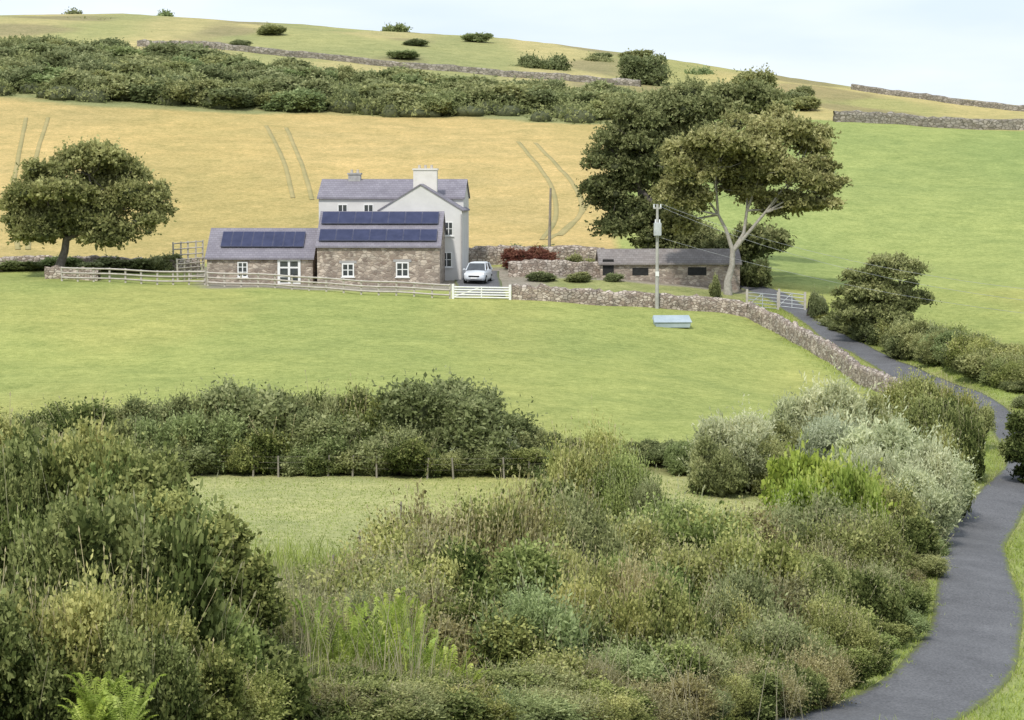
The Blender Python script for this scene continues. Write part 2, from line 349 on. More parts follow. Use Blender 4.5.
# ---------------------------------------------------------------- ground sheet
PXg=512+X*F/np.maximum(Y,5)
lerp=lambda a,b,f:a*(1-f[...,None])+b*f[...,None]
front=np.array([.31,.35,.115]); gold=np.array([.49,.385,.17]); rightg=np.array([.29,.345,.12]); upper=np.array([.42,.38,.18])
f2=np.array([.36,.375,.165]); dark=np.array([.18,.19,.08]); verge=np.array([.28,.34,.11]); yard=np.array([.28,.26,.215])
def sm(e0,e1,x): t=np.clip((x-e0)/(e1-e0),0,1); return t*t*(3-2*t)
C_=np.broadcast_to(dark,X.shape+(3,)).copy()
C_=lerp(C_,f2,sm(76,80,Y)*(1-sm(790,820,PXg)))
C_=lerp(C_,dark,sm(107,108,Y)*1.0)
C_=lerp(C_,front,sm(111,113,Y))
C_=lerp(C_,front*np.array([1.13,1.02,1.05]),.7*sm(.45,.8,lowfreq(np.stack([X,Y,X*.5],-1),.09,2.)))
yd=sm(181.5,183,Y)*(1-sm(199,201,Y))*sm(195,205,PXg)*(1-sm(745,765,PXg)); C_=lerp(C_,yard,yd)
C_=lerp(C_,front*np.array([.9,.9,.9]),.8*yd*sm(530,560,PXg)*(Y<193))
wob=4*np.sin(X*.11)+2*np.sin(X*.31)
goldm=sm(202,204,Y)*(1-sm(612,622,PXg)); rg=sm(196,202,Y)*sm(612,622,PXg)
C_=lerp(C_,rightg,rg); C_=lerp(C_,rightg*np.array([1.2,1.12,1.08]),.5*rg*(1-sm(195,260,Y)))
C_=lerp(C_,rightg*np.array([.86,.92,.92]),.7*rg*sm(.45,.8,lowfreq(np.stack([X,Y,X*.4],-1),.05,4.)))
C_=lerp(C_,gold,goldm)
C_=lerp(C_,gold*np.array([.82,.88,.80]),goldm*.9*sm(.35,.95,lowfreq(np.stack([X,Y,Y*.2],-1),.05,1.)))
strk=.5+.5*np.sin(Y*.55+1.5*np.sin(X*.04))*np.sin(X*.045+Y*.02)
C_=lerp(C_,gold*np.array([.90,.90,.84]),goldm*.5*strk)
C_=lerp(C_,np.array([.26,.28,.13]),sm(311,314,Y+wob*.5)*(1-sm(600,640,PXg)))
up_=sm(376,384,Y+wob)
upc=lerp(np.broadcast_to(upper,X.shape+(3,)),np.array([.32,.33,.145]),sm(.35,.7,lowfreq(np.stack([X,Y,X*.5],-1),.06,3.)))
upc=lerp(upc,np.array([.26,.235,.13]),.8*sm(.66,.85,lowfreq(np.stack([X,Y,-X*.5],-1),.12,5.)))
C_=lerp(C_,upc,up_*(1-sm(600,640,PXg))); C_=lerp(C_,upc*np.array([1.06,1.02,.95]),sm(327,329,Y)*sm(600,640,PXg))
rd=road_dist(X,Y); C_=lerp(C_,verge,(1-sm(3.5,6.0,rd))*(Y<170))
C_=lerp(C_,np.array([.22,.20,.12]),.7*(1-sm(1.3,2.0,rd))*(Y<195))
idx=np.arange(X.size).reshape(X.shape)
Qg=np.stack([idx[:-1,:-1],idx[:-1,1:],idx[1:,1:],idx[1:,:-1]],-1).reshape(-1,4)
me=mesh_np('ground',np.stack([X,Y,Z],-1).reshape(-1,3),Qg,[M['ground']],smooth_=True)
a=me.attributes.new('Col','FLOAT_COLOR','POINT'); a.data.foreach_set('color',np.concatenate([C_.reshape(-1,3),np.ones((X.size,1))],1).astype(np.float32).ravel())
g=put('ground',me); tag(g,'rolling farmland with green pasture and ripe cereal field','ground',kind='structure')
# ---------------------------------------------------------------- strips
def strip(name,pts,width,mat,label,zoff=.06,nw=9,cat='road',crown=.03):
    pts=np.asarray(pts)[:,:2]; d=np.gradient(pts,axis=0); d/=np.linalg.norm(d,axis=1,keepdims=True); nrm_=np.stack([d[:,1],-d[:,0]],1)
    w=np.linspace(-1,1,nw); ww=np.concatenate([[-1.03],w,[1.03]])
    wid=width*(1+.03*np.sin(np.arange(len(pts))*.5))
    XY=pts[:,None]+nrm_[:,None]*(ww[None,:,None]*wid[:,None,None]/2)
    z=H(XY[...,0],XY[...,1])+zoff+crown*(1-np.clip(np.abs(ww),0,1)**2)
    z[:,0]-=zoff+.2; z[:,-1]-=zoff+.2
    V=np.concatenate([XY,z[...,None]],-1).reshape(-1,3); i_=np.arange(len(V)).reshape(z.shape)
    Q=np.stack([i_[:-1,:-1],i_[:-1,1:],i_[1:,1:],i_[1:,:-1]],-1).reshape(-1,4)
    me=mesh_np(name,V,Q,[mat],smooth_=True); a=me.attributes.new('edge','FLOAT','POINT'); a.data.foreach_set('value',np.broadcast_to(np.abs(ww)**4,z.shape).astype(np.float32).ravel())
    o=put(name,me); tag(o,label,cat,kind='structure'); return o
strip('road',road,np.interp(road[:,1],[60,100,118,165,200],[2.9,2.7,2.1,2.2,2.5]),M['asphalt'],'narrow tarmac lane winding uphill to the farm')
dr=smooth([PX(481,178),PX(480,184),PX(478,190),PX(477,197)],.7)
strip('driveway',dr,3.6,M['asphalt'],'dark tarmac driveway beside the farmhouse',cat='driveway')
M['track']=simple('trampled_track',[(.29,.26,.11),(.42,.34,.15)],.35,1)
tr=[[(266,126),(283,160),(293,198)],[(286,128),(302,165),(312,200)],[(518,142),(548,180),(556,215),(542,240)],[(535,143),(580,198),(566,228),(548,240)],[(560,236),(585,208),(600,190)],[(26,118),(17,165),(12,200),(18,250)],[(48,118),(38,150),(30,190),(28,250)]]
for t_ in tr:
    strip('field_track',smooth([G(*q) for q in t_],1.5),.5,M['track'],'faint tractor tramline through ripe cereal field',zoff=.04,nw=3,cat='track',crown=.01)
# ---------------------------------------------------------------- stone walls
def swall(pts,h,th,label,step=.35,mat=None,name='stone_wall',jit=.06):
    c_=smooth(pts,step); d=np.gradient(c_,axis=0); d/=np.linalg.norm(d,axis=1,keepdims=True); nn=np.stack([d[:,1],-d[:,0]],1)
    prof=[(-.5,-.3),(-.5,.0),(-.46,.35),(-.42,.7),(-.36,.95),(0,1.04),(.36,.95),(.42,.7),(.46,.35),(.5,0),(.5,-.3)]
    o_=np.array([p[0] for p in prof]); zz=np.array([p[1] for p in prof])
    XY=c_[:,None]+nn[:,None]*(o_*th)[None,:,None]; XY=XY+rng.normal(size=XY.shape)*jit*.6
    z=H(c_[:,0],c_[:,1])[:,None]+zz[None]*h
    z[:,2:-2]+=rng.normal(size=z[:,2:-2].shape)*jit*.5; z[:,4:7]+=(rng.normal(size=(len(c_),1))*jit)
    V=np.concatenate([XY,z[...,None]],-1); o0=V[0,0].copy(); o0[2]=H(*c_[0]); V=(V-o0).reshape(-1,3)
    i_=np.arange(len(V)).reshape(z.shape); Q=np.stack([i_[:-1,:-1],i_[:-1,1:],i_[1:,1:],i_[1:,:-1]],-1).reshape(-1,4)
    me=mesh_np(name,V,Q,[mat or M['drystone']]); 
    o=put(name,me,loc=o0); tag(o,label,'wall'); return o
swall([G(512,299),G(600,305),G(700,311),G(748,317)],1.05,.6,'dry stone wall along the top of the pasture')
swall([G(750,318),G(775,331),G(800,345),G(840,368),G(880,391),G(905,406)],1.2,.6,'dry stone wall running beside the tarmac lane')
swall([PX(468,201),PX(540,203),PX(604,203)],1.5,.6,'stone retaining wall behind the parked car')
swall([PX(508,194),PX(560,194),PX(602,195)],1.2,.5,'low stone garden wall below red shrub')
swall([PX(45,187),PX(75,187.5),PX(100,187)],.9,.6,'short stone wall stub by the timber fence')
swall([PX(-40,196),PX(60,196),PX(200,196)],1.1,.6,'old stone wall below the cereal field')
swall([PX(832,326),PX(900,328),PX(960,329),PX(1100,330)],1.4,.8,'long dry stone wall above green hill pasture',.8,M['farstone'])
swall([PX(850,428),PX(930,416),PX(1000,405),PX(1120,400)],1.0,.8,'distant dry stone wall on the hill crest',1.2,M['farstone'])
swall([PX(140,400),PX(260,400),PX(400,400),PX(520,396),PX(640,390)],1.0,.7,'low dry stone wall across the upper hillside',1.2,M['farstone'])
swall([PX(812,182),PX(822,184)],1.5,.8,'short stone gate pier wall by the lane')
# ---------------------------------------------------------------- fences and gates
def rail_fence(a,b,n_,label,h=1.1,rails=3,mat=None,group=None,rr=.07):
    a=np.array(a);b=np.array(b); e=put('timber_fence',None,loc=(a[0],a[1],float(H(a[0],a[1])))); tag(e,label,'fence',group)
    pm=pmesh('post',boxv(-.07,.07,-.07,.07,-.3,h),BF,mat or M['wood'],.01)
    pr=None
    for i in range(n_+1):
        q=a[:2]+(b[:2]-a[:2])*i/n_; q=np.array([q[0],q[1],float(H(*q))])-np.array([e.location.x,e.location.y,e.location.z])
        o=put('post',pm,e,q); o.rotation_euler=(random.uniform(-.03,.03),random.uniform(-.03,.03),0)
        if pr is not None:
            for r_ in range(rails):
                z=h*(r_+.75)/rails
                v,f=tube([pr+[0,-.11,z],q+[0,-.11,z]],[rr,rr],4); put('rail',mesh_np('rail',v,f,[mat or M['wood']]),e)
        pr=q
    return e
rail_fence(G(62,281),G(205,285),9,'weathered grey timber post and rail fence beside pasture',group='farm boundary fences')
rail_fence(G(208,286),G(450,299),14,'weathered grey timber post and rail fence before stone barns',group='farm boundary fences')
rail_fence(PX(178,190),PX(204,192),4,'small timber garden railing beside the low barn',h=1.7,rails=5,group='garden railings',rr=.05)
rail_fence(PX(174,197),PX(203,198),4,'small timber garden railing on the raised bank',h=2.4,rails=5,group='garden railings',rr=.05)
def gate(a,b,h,label,mat,bars=5,th=.035,solid=False):
    a=np.array(a,float);b=np.array(b,float); a=np.array([a[0],a[1],float(H(a[0],a[1]))]); b=np.array([b[0],b[1],float(H(b[0],b[1]))])
    e=put('field_gate',None,loc=a); tag(e,label,'gate'); d=b-a; parts=[]
    for i in range(bars):
        z=.12+(h-.15)*(i/(bars-1)); parts.append(tube([[0,0,z],d+[0,0,z]],[th,th],6))
    put('bar',mesh_np('bar',*cat_parts(parts),[mat]),e)
    parts=[tube([d*t+[0,0,.08],d*t+[0,0,h]],[th,th],6) for t in (0.01,.5,.99)]+[tube([[0,0,.12],d*.5+[0,0,h]],[th*.8]*2,6)]
    put('frame',mesh_np('frame',*cat_parts(parts),[mat]),e)
    for p in (np.zeros(3),d): put('post',pmesh('post',boxv(-.09,.09,-.09,.09,-.3,h+.2),BF,mat if solid else M['wood'],.015),e,p)
gate(G(453,299),G(510,300),.9,'white painted timber gate across the driveway',M['white'],5,.06,True)
gate(PX(747,183),PX(778,185),1.2,'galvanised steel field gate beside the lane',M['galv'])
gate(PX(779,187),PX(805,187),1.25,'galvanised steel gate where the lane enters farm',M['galv'])
def wire_fence(pts,n_,label):
    c_=smooth(pts,1.0); e=put('wire_fence',None,loc=(c_[0][0],c_[0][1],float(H(*c_[0])))); tag(e,label,'fence')
    o0=np.array(e.location); ids=np.linspace(0,len(c_)-1,n_).astype(int); tops=[]
    pm=mesh_np('post',*tube([[0,0,-.3],[0,0,.6],[0,0,.95]],[.05,.045,.04],7),[M['woodd']])
    for i in ids:
        q=np.array([*c_[i],float(H(*c_[i]))])-o0; p_=put('post',pm,e,q); p_.rotation_euler=(random.uniform(-.08,.08),random.uniform(-.08,.08),0); tops.append(q)
    for z in (.4,.65,.9):
        put('wire',mesh_np('wire',*tube([t+[0,0,z] for t in tops],[.004]*len(tops),4),[M['woodd']]),e)
wire_fence([PX(-20,106.7),PX(200,106.7),PX(400,105.9),PX(580,105.9)],18,'post and wire fence at the foot of hedge')
wire_fence([PX(306,62),PX(350,78),PX(400,90)],4,'old post and wire fence in the small pasture')
# ---------------------------------------------------------------- buildings
yaw=math.radians(-3)
def place(name,px,D,label,cat,rz=yaw,dz=0):
    p=PX(px,D); e=put(name,None,loc=(p[0],p[1],p[2]+dz),rz=rz); tag(e,label,cat); return e
def solar(roof,x0,x1,n_,ze_at,slope,yl,yh):
    w=(x1-x0)/n_
    for i in range(n_):
        a_,b_=x0+i*w+.01,x0+(i+1)*w-.01
        def pt(x,y,o): return (x,y-slope*o*.7,ze_at(y)+o)
        V=[pt(a_,yl,.20),pt(b_,yl,.20),pt(b_,yh,.20),pt(a_,yh,.20),pt(a_,yl,.27),pt(b_,yl,.27),pt(b_,yh,.27),pt(a_,yh,.27)]
        p_=put('solar_panel',pmesh('solar_panel',V,BF,M['pframe']),roof)
        m_=.03
        V2=[pt(a_+m_,yl+m_,.274),pt(b_-m_,yl+m_,.274),pt(b_-m_,yh-m_,.274),pt(a_+m_,yh-m_,.274)]
        put('cell',pmesh('cell',V2,[(0,1,2,3)],M['panel']),p_)
s1=F/186
bA=place('stone_barn',378.5,186,'rubble stone barn with slate roof and two solar rows','barn')
wA=123/s1/2
w_,rA=gable(bA,-wA,wA,0,6.2,3.15,5.65,'x',M['stone'],M['slate'],.2)
slA=(5.65-3.15)/3.1
for yl,yh in ((.2,1.25),(1.8,2.9)):
    solar(rA,-wA+.1,wA-.25,7,lambda y:3.15+y*slA,slA,yl,yh)
window(bA,-wA+2.4,0,.75,.95,1.05,2,2,lintel=M['greyb'],f=.1); window(bA,wA-2.9,0,.75,1.0,1.15,2,2,lintel=M['greyb'],f=.1)
bB=place('low_stone_barn',260,187,'low rubble stone barn with slate roof and solar panels','barn')
wB=107/s1/2
w_,rB=gable(bB,-wB,wB,0,5.4,2.1,4.2,'x',M['stone'],M['slate'],.22)
slB=2.1/2.7
solar(rB,-wB+.95,wB-.8,8,lambda y:2.1+y*slB,slB,.75,2.2)
window(bB,-wB+2.8,0,.55,.8,1.2,2,3,f=.09)
window(bB,wB-1.85,0,-.05,1.8,2.05,2,3,name='door',f=.2)
hC=place('farmhouse',388,192,'two storey pale rendered farmhouse with slate roof and chimneys','house')
s2=F/195
def hx(px): return (px-391)/s2
w_,rC=gable(hC,hx(318),hx(463),3.0,9.0,6.35,7.75,'x',M['render'],M['slate'],.2)
w2,rD=gable(hC,hx(384),hx(465),-1.0,5.9,5.4,7.4,'y',M['render'],M['slate'],.15,.11)
w2.name='front_wall'; rD.name='front_roof'
def chimney(par,x,y,wx,wy,z0,z1,mat,pots):
    c_=box('chimney',x-wx/2,x+wx/2,y-wy/2,y+wy/2,z0,z1,mat,par)
    box('cap',x-wx/2-.07,x+wx/2+.07,y-wy/2-.07,y+wy/2+.07,z1+.002,z1+.14,mat,c_)
    for i in range(pots):
        px_=x+(i-(pots-1)/2)*.5; cyl('chimney_pot',(px_,y,z1+.14),(px_,y,z1+.42),.12,M['terracotta'],c_,10,.10)
chimney(rD,hx(426),2.2,1.9,.9,6.5,8.6,M['chim'],3)
chimney(rC,hx(350),6.0,1.0,.8,7.1,8.25,M['greyb'],2)
window(hC,hx(342),3.0,5.1,.8,.75,2,1); window(hC,hx(368),3.0,5.1,.8,.75,2,1)
window(hC,hx(452),-1.0,3.4,.7,1.1,2,2); window(hC,hx(450),-1.0,.9,.85,1.2,2,2)
box('downpipe',hx(464),hx(464)+.1,-1.1,-1.01,0,5.1,M['greyb'],hC)
bE=place('stone_outbuilding',660,194,'long low stone outbuilding with mossy slate roof','outbuilding',math.radians(1.5),-.45)
s3=F/194
_,rE=gable(bE,-60/s3,80/s3,0,4.2,2.0,3.0,'x',M['stone'],M['slateb'],.25)
for x_,w0,h0,n0 in ((-1.6,1.3,.6,'opening'),(3.0,1.5,.65,'opening'),(-4.2,.9,1.3,'opening')):
    box(n0,x_-w0/2,x_+w0/2,-.02,.05,1.05,1.05+h0,M['tyre'],bE)
# ---------------------------------------------------------------- poles
def pole(px,D,toppy,label,mat,trans,lean=0,arm=True):
    p=PX(px,D); h=(180-toppy)/F*D-p[2]; e=put('utility_pole',None,loc=p); tag(e,label,'utility pole'); e.rotation_euler=(0,lean,0)
    put('shaft',mesh_np('shaft',*tube([[0,0,-.5],[0,0,h*.5],[0,0,h]],[.15,.12,.09],10),[mat]),e)
    if arm:
        box('crossarm',-.3,.3,-.06,.06,h-.35,h-.24,mat,e)
        for x_ in (-.25,.25): cyl('insulator',(x_,0,h-.24),(x_,0,h+.0),.06,M['lamp'],e,8,.04)
    if trans:
        t_=put('transformer',pmesh('transformer',boxv(-.28,.28,-.5,-.12,h-2.35,h-1.35),BF,M['galv'],.05),e)
        for x_ in (-.15,.15): cyl('bushing',(x_,-.3,h-1.35),(x_,-.3,h-1.12),.05,M['lamp'],t_,8)
        put('sign_plate',pmesh('sign_plate',boxv(-.13,.13,-.19,-.17,2.4,2.75),BF,M['white']),e)
    return np.array(p)+[0,0,h]
t1=pole(657,178,204,'pale timber utility pole with transformer beside stone wall',M['polep'],True)
t2=pole(549,204,188,'brown timber utility pole behind the garden wall',M['pole'],False,.02,False)
def cable(a,b,sag,label):
    a=np.array(a,float);b=np.array(b,float); pts=[(a+(b-a)*t-np.array([0,0,sag*4*t*(1-t)]))-a for t in np.linspace(0,1,24)]
    o=put('overhead_cable',mesh_np('overhead_cable',*tube(pts,[.009]*24,4),[M['wire']]),loc=a); tag(o,label,'cable',group='overhead cables')
cable(t1+[.25,0,.02],W(1150,300,120),1.2,'thin overhead cable slung from the utility pole')
cable(t1+[-.25,0,.02],W(1150,312,118),1.4,'thin overhead cable slung from the utility pole')
cable(t1+[0,0,-2.4],W(1150,325,150),1.0,'low service cable from the transformer pole')
# ---------------------------------------------------------------- trough
p=G(672,327); e=put('water_trough',None,loc=p,rz=.08); tag(e,'pale blue grey covered feed trough in the pasture','trough')
V=[(-1.2,-.5,-.05),(1.2,-.5,-.05),(1.25,.5,-.05),(-1.25,.5,-.05),(-1.28,-.55,.30),(1.28,-.55,.30),(1.3,.55,.52),(-1.3,.55,.52)]
put('body',pmesh('body',V,BF,M['trough'],.02),e)
V=[(-1.35,-.62,.31),(1.35,-.62,.31),(1.35,.6,.56),(-1.35,.6,.56),(-1.35,-.62,.36),(1.35,-.62,.36),(1.28,.5,.80),(-1.28,.5,.80)]
put('lid',pmesh('lid',V,BF,M['trough'],.02),e)
# ---------------------------------------------------------------- car
p=PX(478,189); car=put('parked_car',None,loc=p+np.array([0,0,.07]),rz=math.radians(-8)); tag(car,'silver hatchback car parked on the farm driveway','car')
st=[(-2.12,.60,.32,.60),(-2.02,.78,.24,.74),(-1.7,.84,.2,.84),(-1.15,.87,.2,.97),(-.3,.88,.2,1.0),(1.0,.88,.2,1.02),(1.8,.85,.24,1.02),(2.08,.76,.34,.92)]
V=[];Q=[]
for y,hw,zb,zt in st:
    half=[(0,zb),(hw*.88,zb),(hw,zb+.14),(hw*1.0,(zb+zt)/2),(hw*.95,zt-.08),(hw*.8,zt),(0,zt+.03)]
    sec=half+[(-x,z) for x,z in half[1:-1]][::-1]
    V+=[(x,y,z) for x,z in sec]
ns_=12
for i in range(len(st)-1):
    for j in range(ns_): Q.append((i*ns_+j,i*ns_+(j+1)%ns_,(i+1)*ns_+(j+1)%ns_,(i+1)*ns_+j))
Fs=Q+[tuple(range(ns_))[::-1],tuple(range(len(V)-ns_,len(V)))]
put('body',pmesh('body',V,Fs,M['car'],0,True),car)
V=[(-.78,-1.2,.95),(.78,-1.2,.95),(.80,1.95,.98),(-.80,1.95,.98),(-.62,-.42,1.52),(.62,-.42,1.52),(.62,1.6,1.51),(-.62,1.6,1.51)]
put('window',pmesh('window',V,BF,M['glass'],.03),car)
V=[(-.65,-.46,1.50),(.65,-.46,1.50),(.65,1.66,1.49),(-.65,1.66,1.49),(-.52,-.3,1.62),(.52,-.3,1.62),(.52,1.5,1.60),(-.52,1.5,1.60)]
put('roof',pmesh('roof',V,BF,M['car'],.04),car)
pil=[]
for sx_ in (-1,1):
    pil.append(tube([(sx_*.79,-1.22,.95),(sx_*.63,-.43,1.52)],[.05,.045],6)); pil.append(tube([(sx_*.81,.35,.98),(sx_*.64,.45,1.52)],[.04,.04],6)); pil.append(tube([(sx_*.81,1.95,.98),(sx_*.63,1.62,1.52)],[.07,.06],6))
put('pillar',mesh_np('pillar',*cat_parts(pil),[M['car']]),car)
for sx_ in (-1,1):
    put('headlight',pmesh('headlight',[(sx_*.48,-2.08,.60),(sx_*.80,-1.98,.62),(sx_*.80,-1.75,.62),(sx_*.48,-1.9,.60),(sx_*.46,-2.02,.74),(sx_*.78,-1.90,.80),(sx_*.78,-1.72,.82),(sx_*.46,-1.85,.76)],BF,M['lamp'],.02),car)
    put('mirror',pmesh('mirror',boxv(sx_*.95-.1,sx_*.95+.1,-.98,-.86,.98,1.12),BF,M['car'],.03),car)
    for y_ in (-1.32,1.35):
        w_=cyl('wheel',(sx_*.70,y_,.31),(sx_*.90,y_,.31),.32,M['tyre'],car,18); cyl('rim',(sx_*.89,y_,.31),(sx_*.91,y_,.31),.2,M['galv'],w_,14)
box('grille',-.42,.42,-2.14,-2.05,.50,.62,M['tyre'],car); box('number_plate',-.26,.26,-2.17,-2.141,.37,.48,M['white'],car); box('bumper_vent',-.6,.6,-2.10,-2.02,.27,.35,M['tyre'],car)
# ---------------------------------------------------------------- trees
def tree(px,D,lobes,label,mat,bark,ns,leaf=.26,r0=.35,fork=None,core=.5,cat='tree',nl=6,name='tree',inner=.5,k_=12,rs=(.38,.60),flat=.75,group=None,ngr=3,spr=(.35,.78)):
    b=PX(px,D); e=put(name,None,loc=b); tag(e,label,cat,group)
    Ls=[]
    for (lx,ly,rx,ry) in lobes:
        dd=D+random.uniform(-.6,.6)*rx/F*D
        c_=W(lx,ly,dd)-b; s_=D/F; Ls.append((c_[0],c_[1],c_[2],rx*s_,min(rx,ry*1.5)*s_,ry*s_))
    LA=np.array(Ls); top=LA[:,2].max(); js=min(1,r0*3)
    fk=np.array(fork if fork is not None else [LA[:,0].mean()*.3,0,top*.35])
    parts=[tube([[0,0,-.4],[fk[0]*.25-.12,0,fk[2]*.3],[fk[0]*.5+.14,0,fk[2]*.65],fk],[r0*1.5,r0*1.05,r0*.85,r0*.78],10)]
    order=np.argsort(LA[:,0]); groups=np.array_split(order,min(ngr,len(Ls)))
    for gi in groups:
        gm=LA[gi,:3].mean(0); nd_=fk+(gm-fk)*.42+np.array([0,0,.08*(gm[2]-fk[2])]); m0=(fk+nd_)/2+rng.normal(size=3)*.25*js
        parts.append(tube([fk-[0,0,r0*.5],m0,nd_],[r0*.68,r0*.52,r0*.42],8))
        for i in gi:
            c_=LA[i,:3]; mid=nd_*.5+c_*.5+rng.normal(size=3)*.35*js
            parts.append(tube([nd_,mid,c_],[r0*.38,r0*.2,r0*.08],6))
            for _ in range(7):
                tip=c_+rng.normal(size=3)*LA[i,3:6]*.5; s0=mid*.6+c_*.4
                parts.append(tube([s0,(s0+tip)/2+rng.normal(size=3)*.2*js,tip],[r0*.12,r0*.08,r0*.03],5))
    put('trunk',mesh_np('trunk',*cat_parts(parts),[bark],smooth_=True),e)
    sub=[]
    for l in Ls:
        for _ in range(k_):
            d=nrm(rng.normal(size=3)); r_=random.uniform(*rs); c_=np.array(l[:3])+d*np.array(l[3:6])*random.uniform(*spr)
            m_=np.mean(l[3:6]); sub.append((*c_,m_*r_*1.15,m_*r_*1.1,m_*r_*flat))
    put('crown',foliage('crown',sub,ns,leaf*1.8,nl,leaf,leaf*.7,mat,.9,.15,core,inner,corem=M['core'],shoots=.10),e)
    return e
tree(60,189,[(85,162,38,18),(48,182,36,22),(118,180,40,24),(24,208,24,20),(88,205,50,26),(148,203,22,24),(48,232,26,14),(112,234,34,13),(20,228,16,12),(80,222,40,18),(150,222,16,12)],'broad ragged sycamore standing at the cereal field edge',M['sycamore'],M['barkd'],13500,.24,.36,spr=(.4,.9),rs=(.28,.5),core=.45)
tree(650,206,[(640,116,38,26),(690,110,44,24),(745,106,38,18),(612,150,30,28),(604,190,26,22),(655,162,44,36),(662,210,36,24),(626,222,26,18),(700,155,40,36),(655,238,28,14)],'large dark sycamore behind the stone outbuilding',M['sycamore'],M['barkd'],17000,.25,.5,rs=(.3,.52),spr=(.4,.88),core=.45)
tree(728,191,[(690,166,34,22),(720,142,38,22),(768,132,42,20),(808,146,30,22),(828,178,18,22),(765,162,48,26),(686,198,28,16),(808,204,28,14),(746,188,40,16),(678,224,20,14),(716,170,42,24),(786,206,28,12),(795,176,32,20)],'windswept spreading tree with pale forked trunk',M['ash'],M['bark'],16000,.22,.27,fork=[.35,0,3.6],core=.38,flat=.65,spr=(.4,.92),rs=(.28,.48))
tree(708,203,[(690,234,28,20),(716,250,28,16),(758,244,26,16),(680,262,18,10),(735,262,20,10)],'shaded understorey tree beneath the large sycamores',M['sycamore'],M['barkd'],6000,.26,.2)
tree(868,170,[(884,262,20,9),(908,272,22,12),(868,282,28,15),(850,300,22,14),(908,296,24,14),(878,300,32,16),(858,318,26,14),(894,317,28,14),(872,326,28,10)],'dense windswept hawthorn beside the lane hedge',M['gorse'],M['barkd'],9000,.14,.10,nl=6,spr=(.4,.9),rs=(.28,.48))
tree(1046,114,[(1022,425,13,14),(1024,452,18,18),(1038,480,22,14),(1052,430,28,25)],'dark hawthorn tree overhanging the lane',M['hawthorn'],M['barkd'],5500,.11,.16,nl=7)
for (px,D,top,w_) in ((45,480,20,42),(90,470,19,46),(142,440,38,36),(545,415,56,48),(645,400,56,50),(757,400,72,38),(397,500,27,22),(165,505,15,10),(75,512,14,11),(700,430,70,30),(600,440,58,24)):
    tree(px,D,[(px-w_*.25,top+w_*.25,w_*.3,w_*.2),(px+w_*.2,top+w_*.22,w_*.28,w_*.18),(px,top+w_*.42,w_*.45,w_*.26)],'small weather beaten tree on the upper hillside',M['scrub'],M['barkd'],1600,.36,.15,core=.5,group='hilltop trees',k_=9)
# ---------------------------------------------------------------- bushes
DIM={}
def bushmesh(name,mat,ns,nl,ll,lw,slen,nlobe=18,up=.5,spread=.7,w=1.6,h=2.2,core=.70,qr=(.20,.48),corem=None,**k):
    L_=[]
    for i in range(nlobe):
        a_=random.uniform(0,6.28); r_=w*math.sqrt(random.random())*.95; z_=h*(.10+.74*random.random()*(1-.5*(r_/w)**2)); q=random.uniform(*qr)
        L_.append((r_*math.cos(a_),r_*math.sin(a_),z_,q*w*.75,q*w*.75,q*w*.75 if h>3.5 else q*h*.6))
    L_.append((0,0,h*.26,w*.75,w*.75,h*.30))
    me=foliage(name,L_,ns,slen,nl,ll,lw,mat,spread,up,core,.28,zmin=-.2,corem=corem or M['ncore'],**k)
    co=np.empty(len(me.vertices)*3,np.float32); me.vertices.foreach_get('co',co); co=co.reshape(-1,3)
    DIM[me.name]=(np.percentile(np.abs(co[:,0]),97)*2,np.percentile(co[:,2],98.5)); return me
BM={}
BM['hawthorn']=[bushmesh('hawthorn_bush',M['hawthorn'],8500,7,.10,.07,.28,stems=40) for _ in range(3)]
BM['hawthorn_tall']=[bushmesh('hawthorn_bush',M['hawthorn'],19000,7,.105,.08,.28,nlobe=46,w=1.9,h=4.6,qr=(.20,.40)) for _ in range(2)]
BM['olive']=[bushmesh('olive_bush',M['olive'],8000,7,.10,.065,.36,up=.6,shoots=.14,stems=160) for _ in range(4)]
BM['olive_tall']=[bushmesh('olive_bush',M['olive'],17000,7,.105,.065,.30,nlobe=42,w=1.9,h=4.4,qr=(.20,.40),stems=120) for _ in range(2)]
BM['bramble']=[bushmesh('bramble_bush',M['bramble'],6500,7,.11,.06,.48,up=.35,core=.62,shoots=.20,stems=520) for _ in range(3)]
BM['willow']=[bushmesh('willow_bush',M['willow'],8000,8,.13,.045,.38,up=.7,spread=.55,corem=M['core']) for _ in range(2)]
BM['lime']=[bushmesh('lime_bush',M['lime'],6500,7,.13,.09,.32,up=.25,shoots=.08,core=.6,w=2.0,corem=M['core'],qr=(.22,.42)) for _ in range(2)]
BM['gorse']=[bushmesh('gorse_bush',M['gorse'],6500,7,.11,.05,.36,up=.7,shoots=.10,stems=100) for _ in range(3)]
BM['midgorse']=[bushmesh('gorse_bush',M['gorse'],6500,7,.11,.06,.32,up=.6,nlobe=22,corem=M['core']) for _ in range(3)]
BM['far']=[bushmesh('scrub_bush',M['scrub'],1900,6,.24,.15,.35,up=.4,corem=M['core']) for _ in range(4)]
BM['fard']=[bushmesh('scrub_bush',M['gorse'],1900,6,.24,.15,.35,up=.4,corem=M['core']) for _ in range(3)]
BM['red']=[bushmesh('red_shrub',M['red'],2000,6,.2,.12,.3)]
